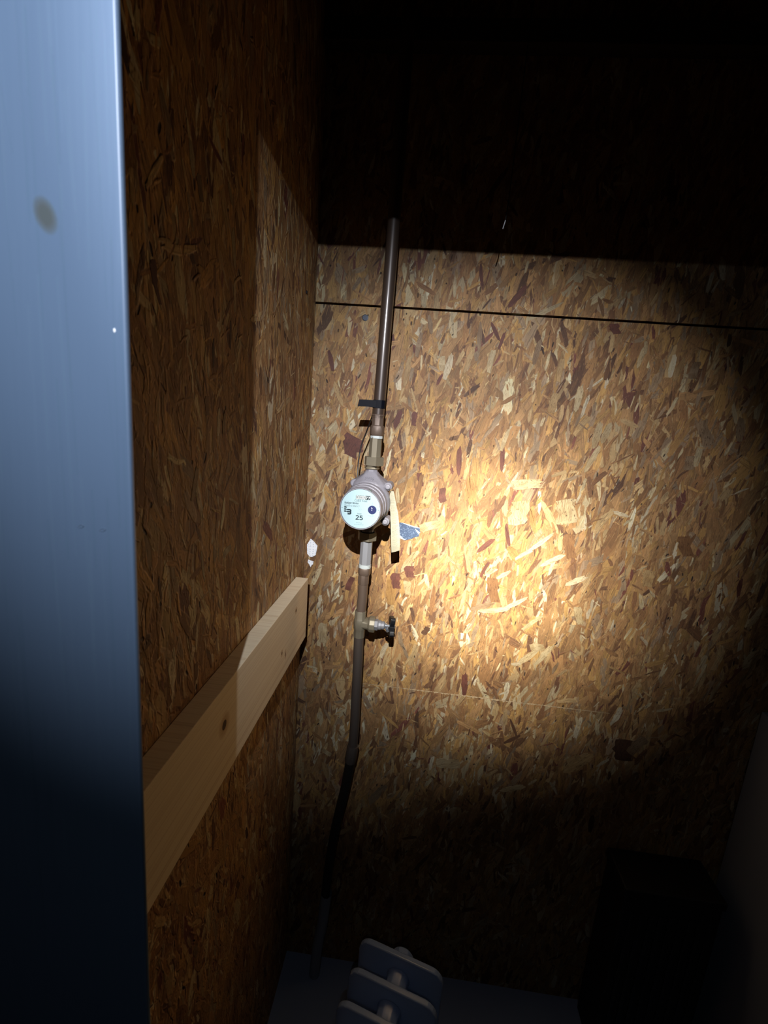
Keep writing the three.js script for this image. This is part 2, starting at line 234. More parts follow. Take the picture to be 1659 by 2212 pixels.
// ------------------------------------------------------------------ proud wood strands on the boards
{
  const shapes = [];
  for (let s = 0; s < 20; s++) { const wideOne = s >= 12; // unit outline: about 1 long (y), 1 wide (x); thickness 1 along z
    const skew = gauss() * 0.5, L = [], R = [], bend = gauss() * 0.12;
    for (let j = 0; j <= 6; j++) { const t = j / 6, w = wideOne ? 0.93 + 0.07 * Math.sin(Math.PI * t) : 0.6 + 0.4 * Math.sin(Math.PI * t), m = bend * (t - 0.5) * (t - 0.5) * 4; const a = wideOne ? 0.66 : 0.84, k = wideOne ? skew * (t - 0.5) : 0; L.push([-0.5 * w * rr(a, 1.1) + m + k, (t - 0.5) * rr(0.84, 0.96)]); R.unshift([0.5 * w * rr(a, 1.1) + m + k, (t - 0.5) * rr(0.84, 0.96)]); }
    const teeth = (sgn) => { const o = [], k = 2 + Math.floor(rnd() * 3); for (let q = 1; q < k; q++) o.push([(q / k - 0.5) * 0.8 * sgn, sgn * (0.45 + (wideOne ? rr(-0.02, 0.06) : rr(-0.06, 0.14)))]); return o; };
    const P = [...L, ...teeth(1), ...R, ...teeth(-1)], pos = [], uv = [], vo = s * 0.13;
    const tri = (A, B, C) => { for (const q of [A, B, C]) { pos.push(...q); uv.push(q[1] * 0.5 + vo, q[0] * 0.22 + vo * 3); } };
    const front = P.map(([x, y]) => [x * 0.97, y * 0.985, 1]), backP = P.map(([x, y]) => [x, y, -0.6]);
    const tris = THREE.ShapeUtils.triangulateShape(P.map(([x, y]) => new THREE.Vector2(x, y)), []);
    const flip = THREE.ShapeUtils.area(P.map(([x, y]) => new THREE.Vector2(x, y))) < 0;
    for (const [i, j, k] of tris) flip ? tri(front[i], front[k], front[j]) : tri(front[i], front[j], front[k]);
    for (let i = 0; i < P.length; i++) { const j = (i + 1) % P.length; if (flip) { tri(front[i], front[j], backP[i]); tri(front[j], backP[j], backP[i]); } else { tri(front[i], backP[i], front[j]); tri(front[j], backP[i], backP[j]); } }
    const g = new THREE.BufferGeometry(); g.setAttribute('position', new THREE.Float32BufferAttribute(pos, 3)); g.setAttribute('uv', new THREE.Float32BufferAttribute(uv, 2)); g.computeVertexNormals();
    shapes.push(g);
  }
  const mats = STRANDS.map(([c]) => new THREE.MeshStandardMaterial({ color: new THREE.Color(`rgb(${c.join(',')})`).multiplyScalar(0.62), map: strandGrain, roughness: 0.7 }));
  const weights = [12, 11, 11, 9, 11, 10, 7, 3, 3, 6, 8];
  const wsum = weights.reduce((a, b) => a + b, 0);
  const anyMat = () => { let t = rnd() * wsum; for (let i = 0; i < weights.length; i++) if ((t -= weights[i]) < 0) return mats[i]; return mats[0]; };
  function strand(panel, onLeft, x, y, len, wid, ang, mat, thick = rr(0.00015, 0.0004)) {
    const m = mesh('wood_strand', wid > len * 0.4 ? shapes[12 + Math.floor(rnd() * 8)] : shapes[Math.floor(rnd() * 12)], mat, panel, onLeft ? [0, y, x] : [x, y, 0]);
    if (onLeft) m.rotation.set(0, Math.PI / 2, 0);
    m.rotateZ(ang); m.scale.set(wid, len, thick); return m;
  }
  // the ones that catch the eye: x, y, length, width, lean, tone
  const [TAN, GOLD, MID, BROWN, BUFF, CREAM, DARK, BARK, RED, GREY, PALE] = mats;
  const onSheet = (y) => (y > 1.6215 ? sheetTop : y > 0.8085 ? sheetMid : sheetLow);
  const seen = [
    [0.087, 1.346, 0.0453, 0.038, -0.38, 8], [0.107, 1.345, 0.0271, 0.0163, 0.07, 8], [0.448, 1.237, 0.0537, 0.0426, 0.18, 5], [0.475, 1.227, 0.0557, 0.013, 0.22, 1], [0.272, 1.513, 0.0518, 0.0134, -0.22, 10],
    [0.259, 1.521, 0.0333, 0.0133, 0.01, 5], [0.775, 1.426, 0.0523, 0.027, 0.2, 9], [0.759, 1.366, 0.0294, 0.0208, 0.03, 9], [0.364, 0.628, 0.0585, 0.0281, -1.32, 5], [0.654, 0.675, 0.0749, 0.0295, -0.78, 4],
    [0.519, 0.586, 0.0565, 0.0153, -1.21, 5], [0.075, 0.615, 0.0263, 0.0119, 1.32, 5], [0.501, 0.74, 0.0513, 0.0067, 0.44, 7], [0.499, 0.712, 0.0428, 0.009, -0.94, 7], [0.379, 0.836, 0.0542, 0.0152, 0.11, 8],
    [0.313, 1.333, 0.0574, 0.0117, 0.07, 8], [0.399, 1.345, 0.0498, 0.0098, 0.06, 8], [0.286, 1.259, 0.0315, 0.0167, 0.44, 8], [0.237, 1.288, 0.0294, 0.0129, 0.01, 8], [0.388, 1.161, 0.044, 0.0115, -0.78, 8],
    [0.429, 1.188, 0.051, 0.0085, 0.26, 8], [0.391, 1.108, 0.043, 0.0078, -0.38, 8], [0.414, 1.064, 0.0596, 0.0258, 0.09, 3], [0.45, 1.145, 0.048, 0.0192, 0.71, 1], [0.467, 1.149, 0.0441, 0.0096, -0.95, 10],
    [0.496, 1.175, 0.0663, 0.0095, -0.82, 10], [0.529, 1.143, 0.0526, 0.0115, -1.0, 10], [0.583, 1.103, 0.0446, 0.0136, -1.04, 10], [0.405, 1.104, 0.0313, 0.0088, -0.91, 10], [0.432, 1.1, 0.0352, 0.0098, -0.94, 10],
    [0.599, 1.027, 0.0439, 0.018, 0.19, 5], [0.399, 1.382, 0.0525, 0.0088, -0.23, 5], [0.456, 1.298, 0.0199, 0.065, 0.13, 5], [0.457, 1.293, 0.0543, 0.0127, -1.3, 5], [0.526, 1.29, 0.0488, 0.0126, -0.28, 3],
    [0.542, 1.248, 0.055, 0.0477, 0.15, 5], [0.558, 1.176, 0.0566, 0.0245, 0.23, 3], [0.343, 1.277, 0.0642, 0.0238, 0.11, 1], [0.268, 1.192, 0.0476, 0.0209, -0.94, 5], [0.236, 1.269, 0.074, 0.0111, -0.17, 3],
    [0.028, 1.4, 0.0445, 0.0125, 0.51, 4], [0.008, 1.361, 0.0543, 0.0127, 0.37, 5], [0.355, 1.587, 0.0354, 0.0073, 0.56, 8], [0.37, 1.571, 0.0324, 0.0073, -0.24, 8], [0.576, 1.613, 0.0205, 0.0189, 0.17, 8],
    [0.633, 1.558, 0.0402, 0.0096, -0.18, 5], [0.593, 1.412, 0.0394, 0.0137, -0.27, 5], [0.576, 1.406, 0.0481, 0.0155, -0.1, 5], [0.575, 1.36, 0.0578, 0.0123, -0.37, 5], [0.638, 1.575, 0.0271, 0.008, 0.13, 5],
    [0.704, 1.538, 0.0436, 0.0129, -0.26, 4], [0.733, 1.54, 0.0322, 0.0177, 0.2, 9], [0.507, 0.918, 0.0627, 0.0136, -0.78, 5], [0.541, 0.928, 0.0561, 0.0145, -0.51, 5], [0.524, 0.945, 0.031, 0.0186, -1.06, 5],
    [0.485, 0.899, 0.0232, 0.0084, -1.4, 10], [0.462, 1.037, 0.06, 0.01, -0.99, 10], [0.425, 1.019, 0.0606, 0.0121, -1.36, 10], [0.394, 1.024, 0.0505, 0.0121, -1.18, 9], [0.506, 1.0, 0.0608, 0.0091, -0.79, 5],
    [0.231, 1.112, 0.0591, 0.0148, -0.58, 5], [0.231, 1.049, 0.0343, 0.0182, 0.0, 5], [0.197, 1.034, 0.061, 0.0244, 0.08, 1], [0.229, 1.08, 0.0339, 0.014, -1.1, 4], [0.289, 1.023, 0.0711, 0.0102, -0.03, 3],
    [0.281, 0.954, 0.0209, 0.0146, -0.23, 7], [0.205, 1.062, 0.0382, 0.0221, 0.08, 8], [0.233, 1.086, 0.0278, 0.0239, 0.09, 8], [0.05, 0.921, 0.0514, 0.0214, 0.0, 5], [0.07, 0.92, 0.0385, 0.0096, 0.05, 3],
    [0.104, 1.045, 0.0346, 0.0143, -0.07, 8], [0.643, 0.683, 0.0339, 0.0181, -0.73, 4], [0.743, 0.722, 0.0578, 0.0444, 0.02, 7], [0.77, 0.738, 0.0552, 0.0265, -0.63, 9], [0.839, 1.435, 0.0469, 0.0168, 0.13, 9],
    [0.725, 1.124, 0.0382, 0.0248, -0.06, 4], [0.783, 1.199, 0.0463, 0.0278, 0.19, 3], [0.483, 1.461, 0.0422, 0.0186, -0.21, 4], [0.326, 1.573, 0.052, 0.0097, 0.06, 9], [0.353, 1.531, 0.0495, 0.0132, -0.1, 5],
    [0.312, 1.533, 0.0529, 0.0116, -0.25, 4], [0.439, 1.554, 0.0439, 0.0114, -0.13, 9], [0.487, 1.523, 0.0493, 0.0131, -0.03, 4], [0.53, 1.474, 0.0502, 0.0151, -0.06, 5], [0.21, 1.553, 0.0544, 0.0099, -0.13, 9],
    [0.192, 1.503, 0.059, 0.0118, -0.1, 4], [0.229, 1.593, 0.0356, 0.0097, 0.24, 9], [0.037, 1.511, 0.0425, 0.0102, 0.28, 8], [0.055, 1.449, 0.0487, 0.0113, 0.42, 4], [0.181, 1.407, 0.0351, 0.0123, -0.27, 8],
    [0.214, 1.41, 0.0298, 0.0123, -0.09, 8], [0.257, 1.399, 0.0614, 0.0123, -0.08, 3],
  ];
  seen.forEach(([x, yy, l, w, a, k], i) => { const y = Math.abs(yy - 1.6195) < l * 0.6 ? 1.6172 - l * 0.62 : yy; strand(onSheet(y), false, x, y, l, w, a, mats[k], 0.00042 + i * 3e-6); });
  let placed = 0;
  while (placed < 215) {
    const x = rr(0.02, 0.98), y = rr(0.5, 1.75), len = 0.018 + 0.04 * rnd() * rnd(), wid = len * rr(0.12, 0.3);
    if (Math.abs(y - 1.6195) < len * 0.55 + 0.002 || Math.abs(y - 0.808) < len * 0.55 + 0.002) continue;
    strand(onSheet(y), false, x, y, len, wid, -(rnd() < 0.25 ? rr(-1.4, 1.4) : 0.15 + gauss() * 0.45), anyMat()); placed++;
  }
  const wl = scene.getObjectByName('wall_left');
  for (let i = 0; i < 90; i++) strand(wl, true, rr(0.02, 0.56), rr(0.6, 1.65), 0.02 + 0.035 * rnd() * rnd(), rr(0.004, 0.011), gauss() * 0.6, anyMat());
}

// ------------------------------------------------------------------ board fixed along the left wall
{
  const b = thing('wood_board', 'pale pine board with a small knot fixed lengthwise along the left wall', 'board');
  const grain = woodMap('232,214,180', '158,116,70', 1024, 256, 90, [[0.62, 0.42, 0.008, 0.045], [0.2, 0.3, 0.004, 0.02], [0.31, 0.62, 0.003, 0.02], [0.28, 0.72, 0.002, 0.03]]);
  grain.repeat.set(1 / 0.75, 1 / 0.14); grain.offset.set(0, -0.938 / 0.14);
  mesh('plank', slab(0.0005, 0.0265, 0.94, 1.071, 0.064, 0.744, 0.0012), std(0xffffff, 0.7, 0, { map: grain }), b);
}

// ------------------------------------------------------------------ plumbing
const Z = 0.105;
const copper = new THREE.MeshPhysicalMaterial({ color: new THREE.Color().setRGB(0.045, 0.03, 0.022), roughness: 0.4, metalness: 0.2, clearcoat: 1, clearcoatRoughness: 0.13 });
const oldCopper = std(new THREE.Color().setRGB(0.105, 0.074, 0.055), 0.5, 0.3);
const dullPipe = std(new THREE.Color().setRGB(0.06, 0.047, 0.038), 0.55, 0.2);
const bronze = std(new THREE.Color().setRGB(0.16, 0.14, 0.10), 0.48, 0.4);
const galvanised = std(0x74757a, 0.5, 0.3);
const castGrey = (() => {
  const [c, g] = canvas(256, 256), [cb, b] = canvas(256, 256);
  g.fillStyle = 'rgb(122,121,130)'; g.fillRect(0, 0, 256, 256); b.fillStyle = 'rgb(128,128,128)'; b.fillRect(0, 0, 256, 256);
  for (let i = 0; i < 2600; i++) { const v = 104 + gauss() * 24, x = rnd() * 256, y = rnd() * 256, r = rr(0.5, 3); g.fillStyle = `rgba(${v},${v - 2},${v + 2},0.25)`; g.fillRect(x, y, r, r); const h = 128 + gauss() * 90; b.fillStyle = `rgba(${h},${h},${h},0.5)`; b.fillRect(rnd() * 256, rnd() * 256, 1.5, 1.5); }
  for (let i = 0; i < 30; i++) { g.fillStyle = 'rgba(70,72,70,0.5)'; g.fillRect(rnd() * 256, rnd() * 256, rr(1, 5), rr(1, 3)); }
  const t = tex(c), u = tex(cb, false); t.repeat.set(2, 2); u.repeat.set(3, 3);
  return std(0xffffff, 0.55, 0.1, { map: t, bumpMap: u, bumpScale: 0.0004 });
})();
const sealTape = std(0xa4acac, 0.6);
const blackPlastic = std(0x0a0b10, 0.35);

// upper riser
{
  const p = thing('water_pipe', 'dark brown copper riser pipe running up from the meter into the shadow', 'pipe', [0.1512, 0, Z]);
  const ax = 0.0025;
  mesh('tube', tubeAlong([[0, 1.405, 0], [ax * 0.5, 1.55, 0], [ax, 1.7, 0], [ax, 2.299, 0]], 0.0108, 40, 32), copper, p);
  mesh('adapter', crease(lathe([[0, 1.3735], [0.0118, 1.3735], [0.0133, 1.376], [0.0133, 1.386], [0.0125, 1.391], [0.0108, 1.3925], [0.0108, 1.409], [0.0115, 1.4095], [0.0115, 1.411], [0.0107, 1.412], [0, 1.412]], 36)), oldCopper, p);
  mesh('seal_tape', crease(lathe([[0, 1.3688], [0.0116, 1.3688], [0.012, 1.3712], [0.0116, 1.3738], [0, 1.3738]], 32)), sealTape, p);
}
// meter
const MX = 0.1468, MY = 1.2525;
{
  const m = thing('water_meter', 'grey cast water meter with a white round dial plumbed into the copper pipe', 'meter', [MX, MY, Z]);
  m.rotation.y = -0.055;
  // body: chamber along z plus the conical inlet and outlet along y
  const chamber = lathe([[0, -0.034], [0.024, -0.034], [0.033, -0.026], [0.0355, -0.012], [0.036, 0.002], [0.0405, 0.006], [0.0415, 0.011], [0.0415, 0.02], [0.0395, 0.025], [0.037, 0.028], [0.0365, 0.04], [0, 0.04]], 56).rotateX(Math.PI / 2);
  const cone = lathe([[0, -0.063], [0.0112, -0.063], [0.0112, -0.056], [0.0165, -0.05], [0.0305, -0.0395], [0.034, -0.0355], [0.036, -0.026], [0.0365, 0], [0.036, 0.026], [0.034, 0.0355], [0.0305, 0.0395], [0.0165, 0.05], [0.0112, 0.056], [0.0112, 0.063], [0, 0.063]], 40);
  const bosses = [];
  for (const sx of [-1, 1]) for (const sy of [-1, 1]) { bosses.push(lathe([[0, -0.006], [0.0075, -0.006], [0.0075, 0.022], [0.006, 0.0235], [0, 0.0235]], 18).rotateX(Math.PI / 2).translate(sx > 0 ? 0.0355 : -0.0285, sy * 0.0325, sx > 0 ? 0 : -0.006)); }
  const strip = (g) => { const q = g.index ? g.toNonIndexed() : g; for (const k of Object.keys(q.attributes)) if (!['position', 'normal', 'uv'].includes(k)) q.deleteAttribute(k); return q; };
  mesh('body', crease(mergeGeometries([chamber, cone, ...bosses].map(strip)), 0.7), castGrey, m);
  for (const sx of [1]) for (const sy of [-1, 1]) { mesh('flange_bolt', crease(lathe([[0, 0], [0.0052, 0], [0.0051, 0.002], [0.0042, 0.0036], [0.0024, 0.0045], [0, 0.0048]], 20)).rotateX(Math.PI / 2), castGrey, m, [sx > 0 ? 0.0355 : -0.0285, sy * 0.0325, sx > 0 ? 0.0236 : 0.0176]); }
  const reg = mesh('register', crease(lathe([[0, 0.04], [0.0385, 0.04], [0.0392, 0.043], [0.0392, 0.05], [0.0382, 0.052], [0.0362, 0.0525], [0.0362, 0.0555], [0.0375, 0.057], [0.0378, 0.066], [0.0366, 0.0685], [0.0352, 0.0692], [0.0352, 0.072], [0.0362, 0.0735], [0.036, 0.09], [0.0354, 0.0925], [0.0343, 0.0925], [0.0341, 0.0908], [0, 0.0908]], 72), 0.5).rotateX(Math.PI / 2), castGrey, m);
  // dial print
  const [c, g] = canvas(1024, 1024), K = 500 / 553;
  const X = (x) => 512 + (x - 737) * K, Y = (y) => 512 + (y - 870) * K;
  g.fillStyle = 'rgb(152,178,184)'; g.fillRect(0, 0, 1024, 1024);
  for (let i = 0; i < 1500; i++) { g.fillStyle = rnd() < 0.5 ? 'rgba(140,164,168,0.25)' : 'rgba(162,188,192,0.25)'; g.fillRect(rnd() * 1024, rnd() * 1024, rr(2, 14), rr(2, 14)); }
  const INK = 'rgb(26,38,44)', SOFT = 'rgb(84,98,104)';
  const text = (s, x0, x1, yb, h, font, col) => { g.font = font.replace('#', Math.round(h * K)); g.fillStyle = col; g.textAlign = 'left'; g.textBaseline = 'alphabetic'; const w = g.measureText(s).width; g.save(); g.translate(X(x0), Y(yb)); g.scale((x1 - x0) * K / w, 1); g.fillText(s, 0, 0); g.restore(); };
  // all positions measured on the face, turned back by the tilt the view gives it
  g.save(); g.translate(512, 512); g.rotate(-0.03); g.translate(-512, -512);
  g.fillStyle = INK; g.fillRect(X(600), Y(482), 415 * K, 112 * K);
  const digits = '050177';
  for (let i = 0; i < 6; i++) {
    const w = 415 / 6, x = 600 + i * w;
    if (i < 4) { g.fillStyle = 'rgb(214,226,224)'; g.fillRect(X(x + 7), Y(490), (w - 10) * K, 96 * K); }
    g.font = `bold ${Math.round(96 * K)}px sans-serif`; g.textAlign = 'center'; g.fillStyle = i < 4 ? INK : 'rgb(224,236,234)'; g.fillText(digits[i], X(x + w / 2), Y(574));
  }
  text('Cubic Feet', 562, 935, 664, 84, '#px sans-serif', INK);
  text('Badger Meter', 272, 690, 742, 76, 'bold #px sans-serif', INK);
  text('Read-o-Matic', 272, 690, 822, 76, '#px sans-serif', SOFT);
  g.font = `${Math.round(36 * K)}px sans-serif`; g.fillStyle = SOFT; g.textAlign = 'left'; g.fillText('®', X(692), Y(800));
  // emblem: three slanted bars running into three rounded bars
  g.fillStyle = INK;
  for (const [y, x1] of [[824, 345], [884, 345], [944, 345]]) { g.beginPath(); g.moveTo(X(268), Y(y)); g.lineTo(X(x1 - 18), Y(y)); g.lineTo(X(x1 + 10), Y(y + 40)); g.lineTo(X(268), Y(y + 40)); g.closePath(); g.fill(); }
  g.strokeStyle = INK; g.lineWidth = 40 * K; g.lineJoin = 'round';
  for (const y of [915, 975]) { g.beginPath(); g.moveTo(X(352), Y(y)); g.lineTo(X(432), Y(y)); g.arc(X(434), Y(y + 30), 30 * K, -Math.PI / 2, Math.PI / 2); g.lineTo(X(372), Y(y + 60)); g.stroke(); }
  g.strokeStyle = 'rgba(70,90,100,0.5)'; g.lineWidth = 3; g.beginPath(); g.arc(X(722), Y(885), 46 * K, 0, 6.3); g.stroke();
  g.strokeStyle = SOFT; g.lineWidth = 6; g.beginPath(); g.moveTo(X(712), Y(872)); g.lineTo(X(730), Y(890)); g.stroke();
  text('Model', 655, 780, 1030, 50, '#px sans-serif', INK);
  text('25', 605, 830, 1188, 172, '#px sans-serif', INK); g.lineWidth = 7; g.strokeStyle = INK; g.save(); g.translate(X(605), Y(1188)); g.scale(225 * K / g.measureText('25').width, 1); g.strokeText('25', 0, 0); g.restore();
  text('1 Cu. Ft.', 970, 1135, 1066, 40, '#px sans-serif', SOFT);
  text('MADE IN USA', 632, 800, 1290, 30, '#px sans-serif', SOFT);
  text('U.S. PATENT', 572, 850, 1344, 32, '#px sans-serif', SOFT);
  g.strokeStyle = INK; g.lineWidth = 8; for (const [a, b] of [[190, 224], [1245, 1280]]) { g.beginPath(); g.moveTo(X(a), Y(868)); g.lineTo(X(b), Y(868)); g.stroke(); }
  g.font = `${Math.round(34 * K)}px sans-serif`; g.textAlign = 'center'; g.fillStyle = SOFT;
  g.fillText('0', X(1085), Y(690)); g.lineWidth = 3; g.strokeStyle = SOFT; g.beginPath(); g.moveTo(X(1080), Y(702)); g.lineTo(X(1078), Y(728)); g.stroke();
  for (let k = 1; k < 10; k++) { const t = -Math.PI / 2 + k * Math.PI / 5; g.beginPath(); g.moveTo(X(1075 + 132 * Math.cos(t)), Y(855 + 132 * Math.sin(t))); g.lineTo(X(1075 + 148 * Math.cos(t)), Y(855 + 148 * Math.sin(t))); g.stroke(); }
  g.restore();
  const RF = 0.0336;
  const dial = mesh('dial_face', new THREE.CircleGeometry(RF, 72), std(0xffffff, 0.35, 0, { map: tex(c, true, THREE.ClampToEdgeWrapping) }), m, [0, 0, 0.0911]);
  const fx = (x) => (x - 737) / 553 * RF, fy = (y) => -(y - 870) / 553 * RF;
  mesh('sweep_disc', new THREE.CylinderGeometry(120 / 553 * RF, 120 / 553 * RF, 0.0005, 40).rotateX(Math.PI / 2), std(0x2a3058, 0.3), dial, [fx(1075), fy(862), 0.0003]);
  const hand = new THREE.Shape(); hand.moveTo(-0.0007, 0.001); hand.lineTo(0.0009, 0.0015); hand.lineTo(-0.0008, 0.0046); hand.closePath();
  mesh('sweep_hand', mergeGeometries([new THREE.ExtrudeGeometry(hand, { depth: 0.0003, bevelEnabled: false }), new THREE.ExtrudeGeometry(new THREE.Shape().absarc(0, -0.001, 0.0006, 0, 6.28), { depth: 0.0003, bevelEnabled: false, curveSegments: 10 })]), std(0xdfe6f0, 0.4), dial, [fx(1068), fy(855), 0.0006]);
  mesh('rim_gap', new THREE.TorusGeometry(0.0344, 0.0006, 6, 90), std(0x10181a, 0.6), m, [0, 0, 0.0912]);
  mesh('hinge', new RoundedBoxGeometry(0.006, 0.0022, 0.004, 2, 0.0008), std(0x3d4a44, 0.5), m, [Math.cos(1.15) * 0.0357, Math.sin(1.15) * 0.0357, 0.09]).rotation.z = 1.15 - Math.PI / 2;
  // raised casting mark on the inlet
  const font = await new FontLoader().loadAsync('fonts/droid/droid_sans_bold.typeface.json');
  const lt = new TextGeometry('(450)', { font, size: 0.0052, depth: 0.0014, curveSegments: 3 }); lt.computeBoundingBox(); lt.translate(-lt.boundingBox.max.x / 2, 0, 0);
  const lm = mesh('raised_lettering', lt, castGrey, m, [0.0005, 0.0428, 0.0258]); lm.rotation.x = -0.93;
  // couplings above and below
  for (const s of [1, -1]) {
    const nut = mesh('coupling_nut', crease(new THREE.CylinderGeometry(0.0186, 0.0186, 0.0155, 6), 0.3).rotateY(0.35), bronze, m, [0.003 * (s > 0 ? 1 : 0), s > 0 ? 0.0745 : -0.0685, 0]);
    mesh('thread_ring', crease(lathe([[0, 0.06], [0.0135, 0.06], [0.014, 0.0615], [0.0135, 0.063], [0.0122, 0.0635], [0.0128, 0.0655], [0.012, 0.067], [0, 0.067]], 32)).scale(1, s, 1), bronze, m);
    mesh('tailpiece', crease(new THREE.CylinderGeometry(0.0115, 0.0118, s > 0 ? 0.036 : 0.052, 8), 0.3).rotateY(0.39), s > 0 ? bronze : std(0x7e8084, 0.5, 0.15), m, [0.0035 * (s > 0 ? 1 : 0), s > 0 ? 0.1 : -0.099, 0]);
  }
}
// lower riser with couplings and tee
const lowX = 0.1457;
{
  const p = thing('water_pipe', 'brown pipe below the meter with couplings and a tee, bending into the dark', 'pipe', [lowX, 0, Z]);
  mesh('seal_tape', crease(lathe([[0.006, 1.1205], [0.012, 1.1205], [0.0125, 1.123], [0.0118, 1.1275], [0.006, 1.1275]], 32)), sealTape, p, [0.0008, 0, 0]);
  mesh('coupling', crease(lathe([[0.006, 1.1065], [0.0115, 1.1065], [0.0122, 1.109], [0.0122, 1.119], [0.0115, 1.1205], [0.006, 1.1205]], 32)), oldCopper, p, [0.0008, 0, 0]);
  mesh('coupling', crease(lathe([[0.006, 1.087], [0.0104, 1.087], [0.0106, 1.089], [0.0106, 1.104], [0.0102, 1.1065], [0.006, 1.1065]], 32)), oldCopper, p);
  mesh('tube', tubeAlong([[0, 1.087, 0], [0.0004, 1.06, 0], [-0.0005, 1.03, 0]], 0.0097, 10, 28), oldCopper, p);
  // tee
  const run = lathe([[0.005, 0.975], [0.0108, 0.975], [0.011, 0.977], [0.011, 0.991], [0.012, 0.993], [0.0125, 1.005], [0.012, 1.014], [0.0113, 1.0155], [0.0113, 1.0295], [0.0108, 1.031], [0.005, 1.031]], 32);
  const branch = lathe([[0.004, 0.03], [0.0158, 0.03], [0.0162, 0.0285], [0.0162, 0.0205], [0.0152, 0.019], [0.0125, 0.0165], [0.012, 0.006], [0.0115, 0]], 32).rotateZ(-Math.PI / 2).translate(0, 1.0045, 0);
  mesh('tee', crease(mergeGeometries([run, branch])), bronze, p, [-0.001, 0, 0]);
  mesh('tube', tubeAlong([[-0.0012, 0.976, 0], [0.0006, 0.92, 0], [0.0018, 0.85, 0], [0.0032, 0.77, 0], [0.0024, 0.722, 0]], 0.0099, 40, 28), dullPipe, p);
  mesh('coupling', crease(lathe([[0.005, -0.02], [0.0115, -0.02], [0.0122, -0.017], [0.0122, 0.017], [0.0115, 0.02], [0.005, 0.02]], 28)).rotateZ(-0.1), dullPipe, p, [0.0012, 0.708, 0]);
  mesh('tube', tubeAlong([[0.0024, 0.722, 0], [-0.0015, 0.68, -0.004], [-0.009, 0.61, -0.014], [-0.025, 0.5, -0.026], [-0.039, 0.362, -0.045], [-0.0425, 0.3, -0.053], [-0.0442, 0.262, -0.0565]], 0.0102, 60, 24), std(0x14110f, 0.6), p);
  const sleeve = mesh('sleeve', tubeAlong([[-0.0417, 0.268, -0.056], [-0.0482, 0.17, -0.06], [-0.057, 0.09, -0.064], [-0.0612, 0.001, -0.064]], 0.0132, 30, 24), std(0x8a93a2, 0.5), p); sleeve.userData.label = 'pale upright sleeve around the foot of the pipe';
}
// drain valve on the tee
{
  const v = thing('valve', 'small chromed drain valve with a black cross handle on the side of the tee', 'valve', [lowX + 0.0285, 1.0045, Z]);
  const turn = (pts, s = 24) => crease(lathe(pts, s), 0.5).rotateZ(-Math.PI / 2);
  mesh('hex', turn([[0, 0.0005], [0.0108, 0.0005], [0.0112, 0.0015], [0.0112, 0.006], [0.0104, 0.007], [0, 0.007]], 6), galvanised, v);
  mesh('body', turn([[0, 0.007], [0.0092, 0.007], [0.0098, 0.0085], [0.0092, 0.013], [0.0078, 0.0136], [0.0082, 0.0155], [0.008, 0.019], [0.0066, 0.0202], [0, 0.0202]]), galvanised, v);
  const chrome = std(0xc8ced8, 0.16, 0.9);
  mesh('stem', turn([[0, 0.02], [0.0055, 0.02], [0.006, 0.0215], [0.0055, 0.0245], [0.0036, 0.025], [0.0034, 0.0335], [0, 0.0335]]), chrome, v);
  const bibb = mesh('drain_cap', turn([[0, -0.003], [0.0032, -0.003], [0.0035, 0], [0.003, 0.003], [0, 0.0035]], 16), chrome, v, [0.0262, -0.0068, 0.005]); bibb.rotation.z = -1.2;
  // four lobed handwheel, seen edge on
  const sh = new THREE.Shape(); const N = 80;
  for (let i = 0; i < N; i++) { const t = i / N * Math.PI * 2, r = 0.0165 + 0.0066 * Math.cos(4 * t); const x = r * Math.cos(t + 0.5), y = r * Math.sin(t + 0.5); i ? sh.lineTo(x, y) : sh.moveTo(x, y); }
  for (let k = 0; k < 4; k++) { const h = new THREE.Path(); h.absarc(0.0145 * Math.cos(0.5 + k * Math.PI / 2), 0.0145 * Math.sin(0.5 + k * Math.PI / 2), 0.0036, 0, 6.28, true); sh.holes.push(h); }
  const wheel = new THREE.ExtrudeGeometry(sh, { depth: 0.0065, bevelEnabled: true, bevelSize: 0.0013, bevelThickness: 0.0013, bevelSegments: 2, curveSegments: 10 });
  const hw = mesh('handle', crease(wheel, 0.7).rotateY(Math.PI / 2), blackPlastic, v, [0.0305, 0, 0]); hw.rotation.z = -0.06; hw.rotation.y = 0.16;
  mesh('handle_screw', turn([[0, 0], [0.004, 0], [0.004, 0.0015], [0.003, 0.003], [0, 0.0035]], 16), chrome, v, [0.0382, 0, 0]);
}
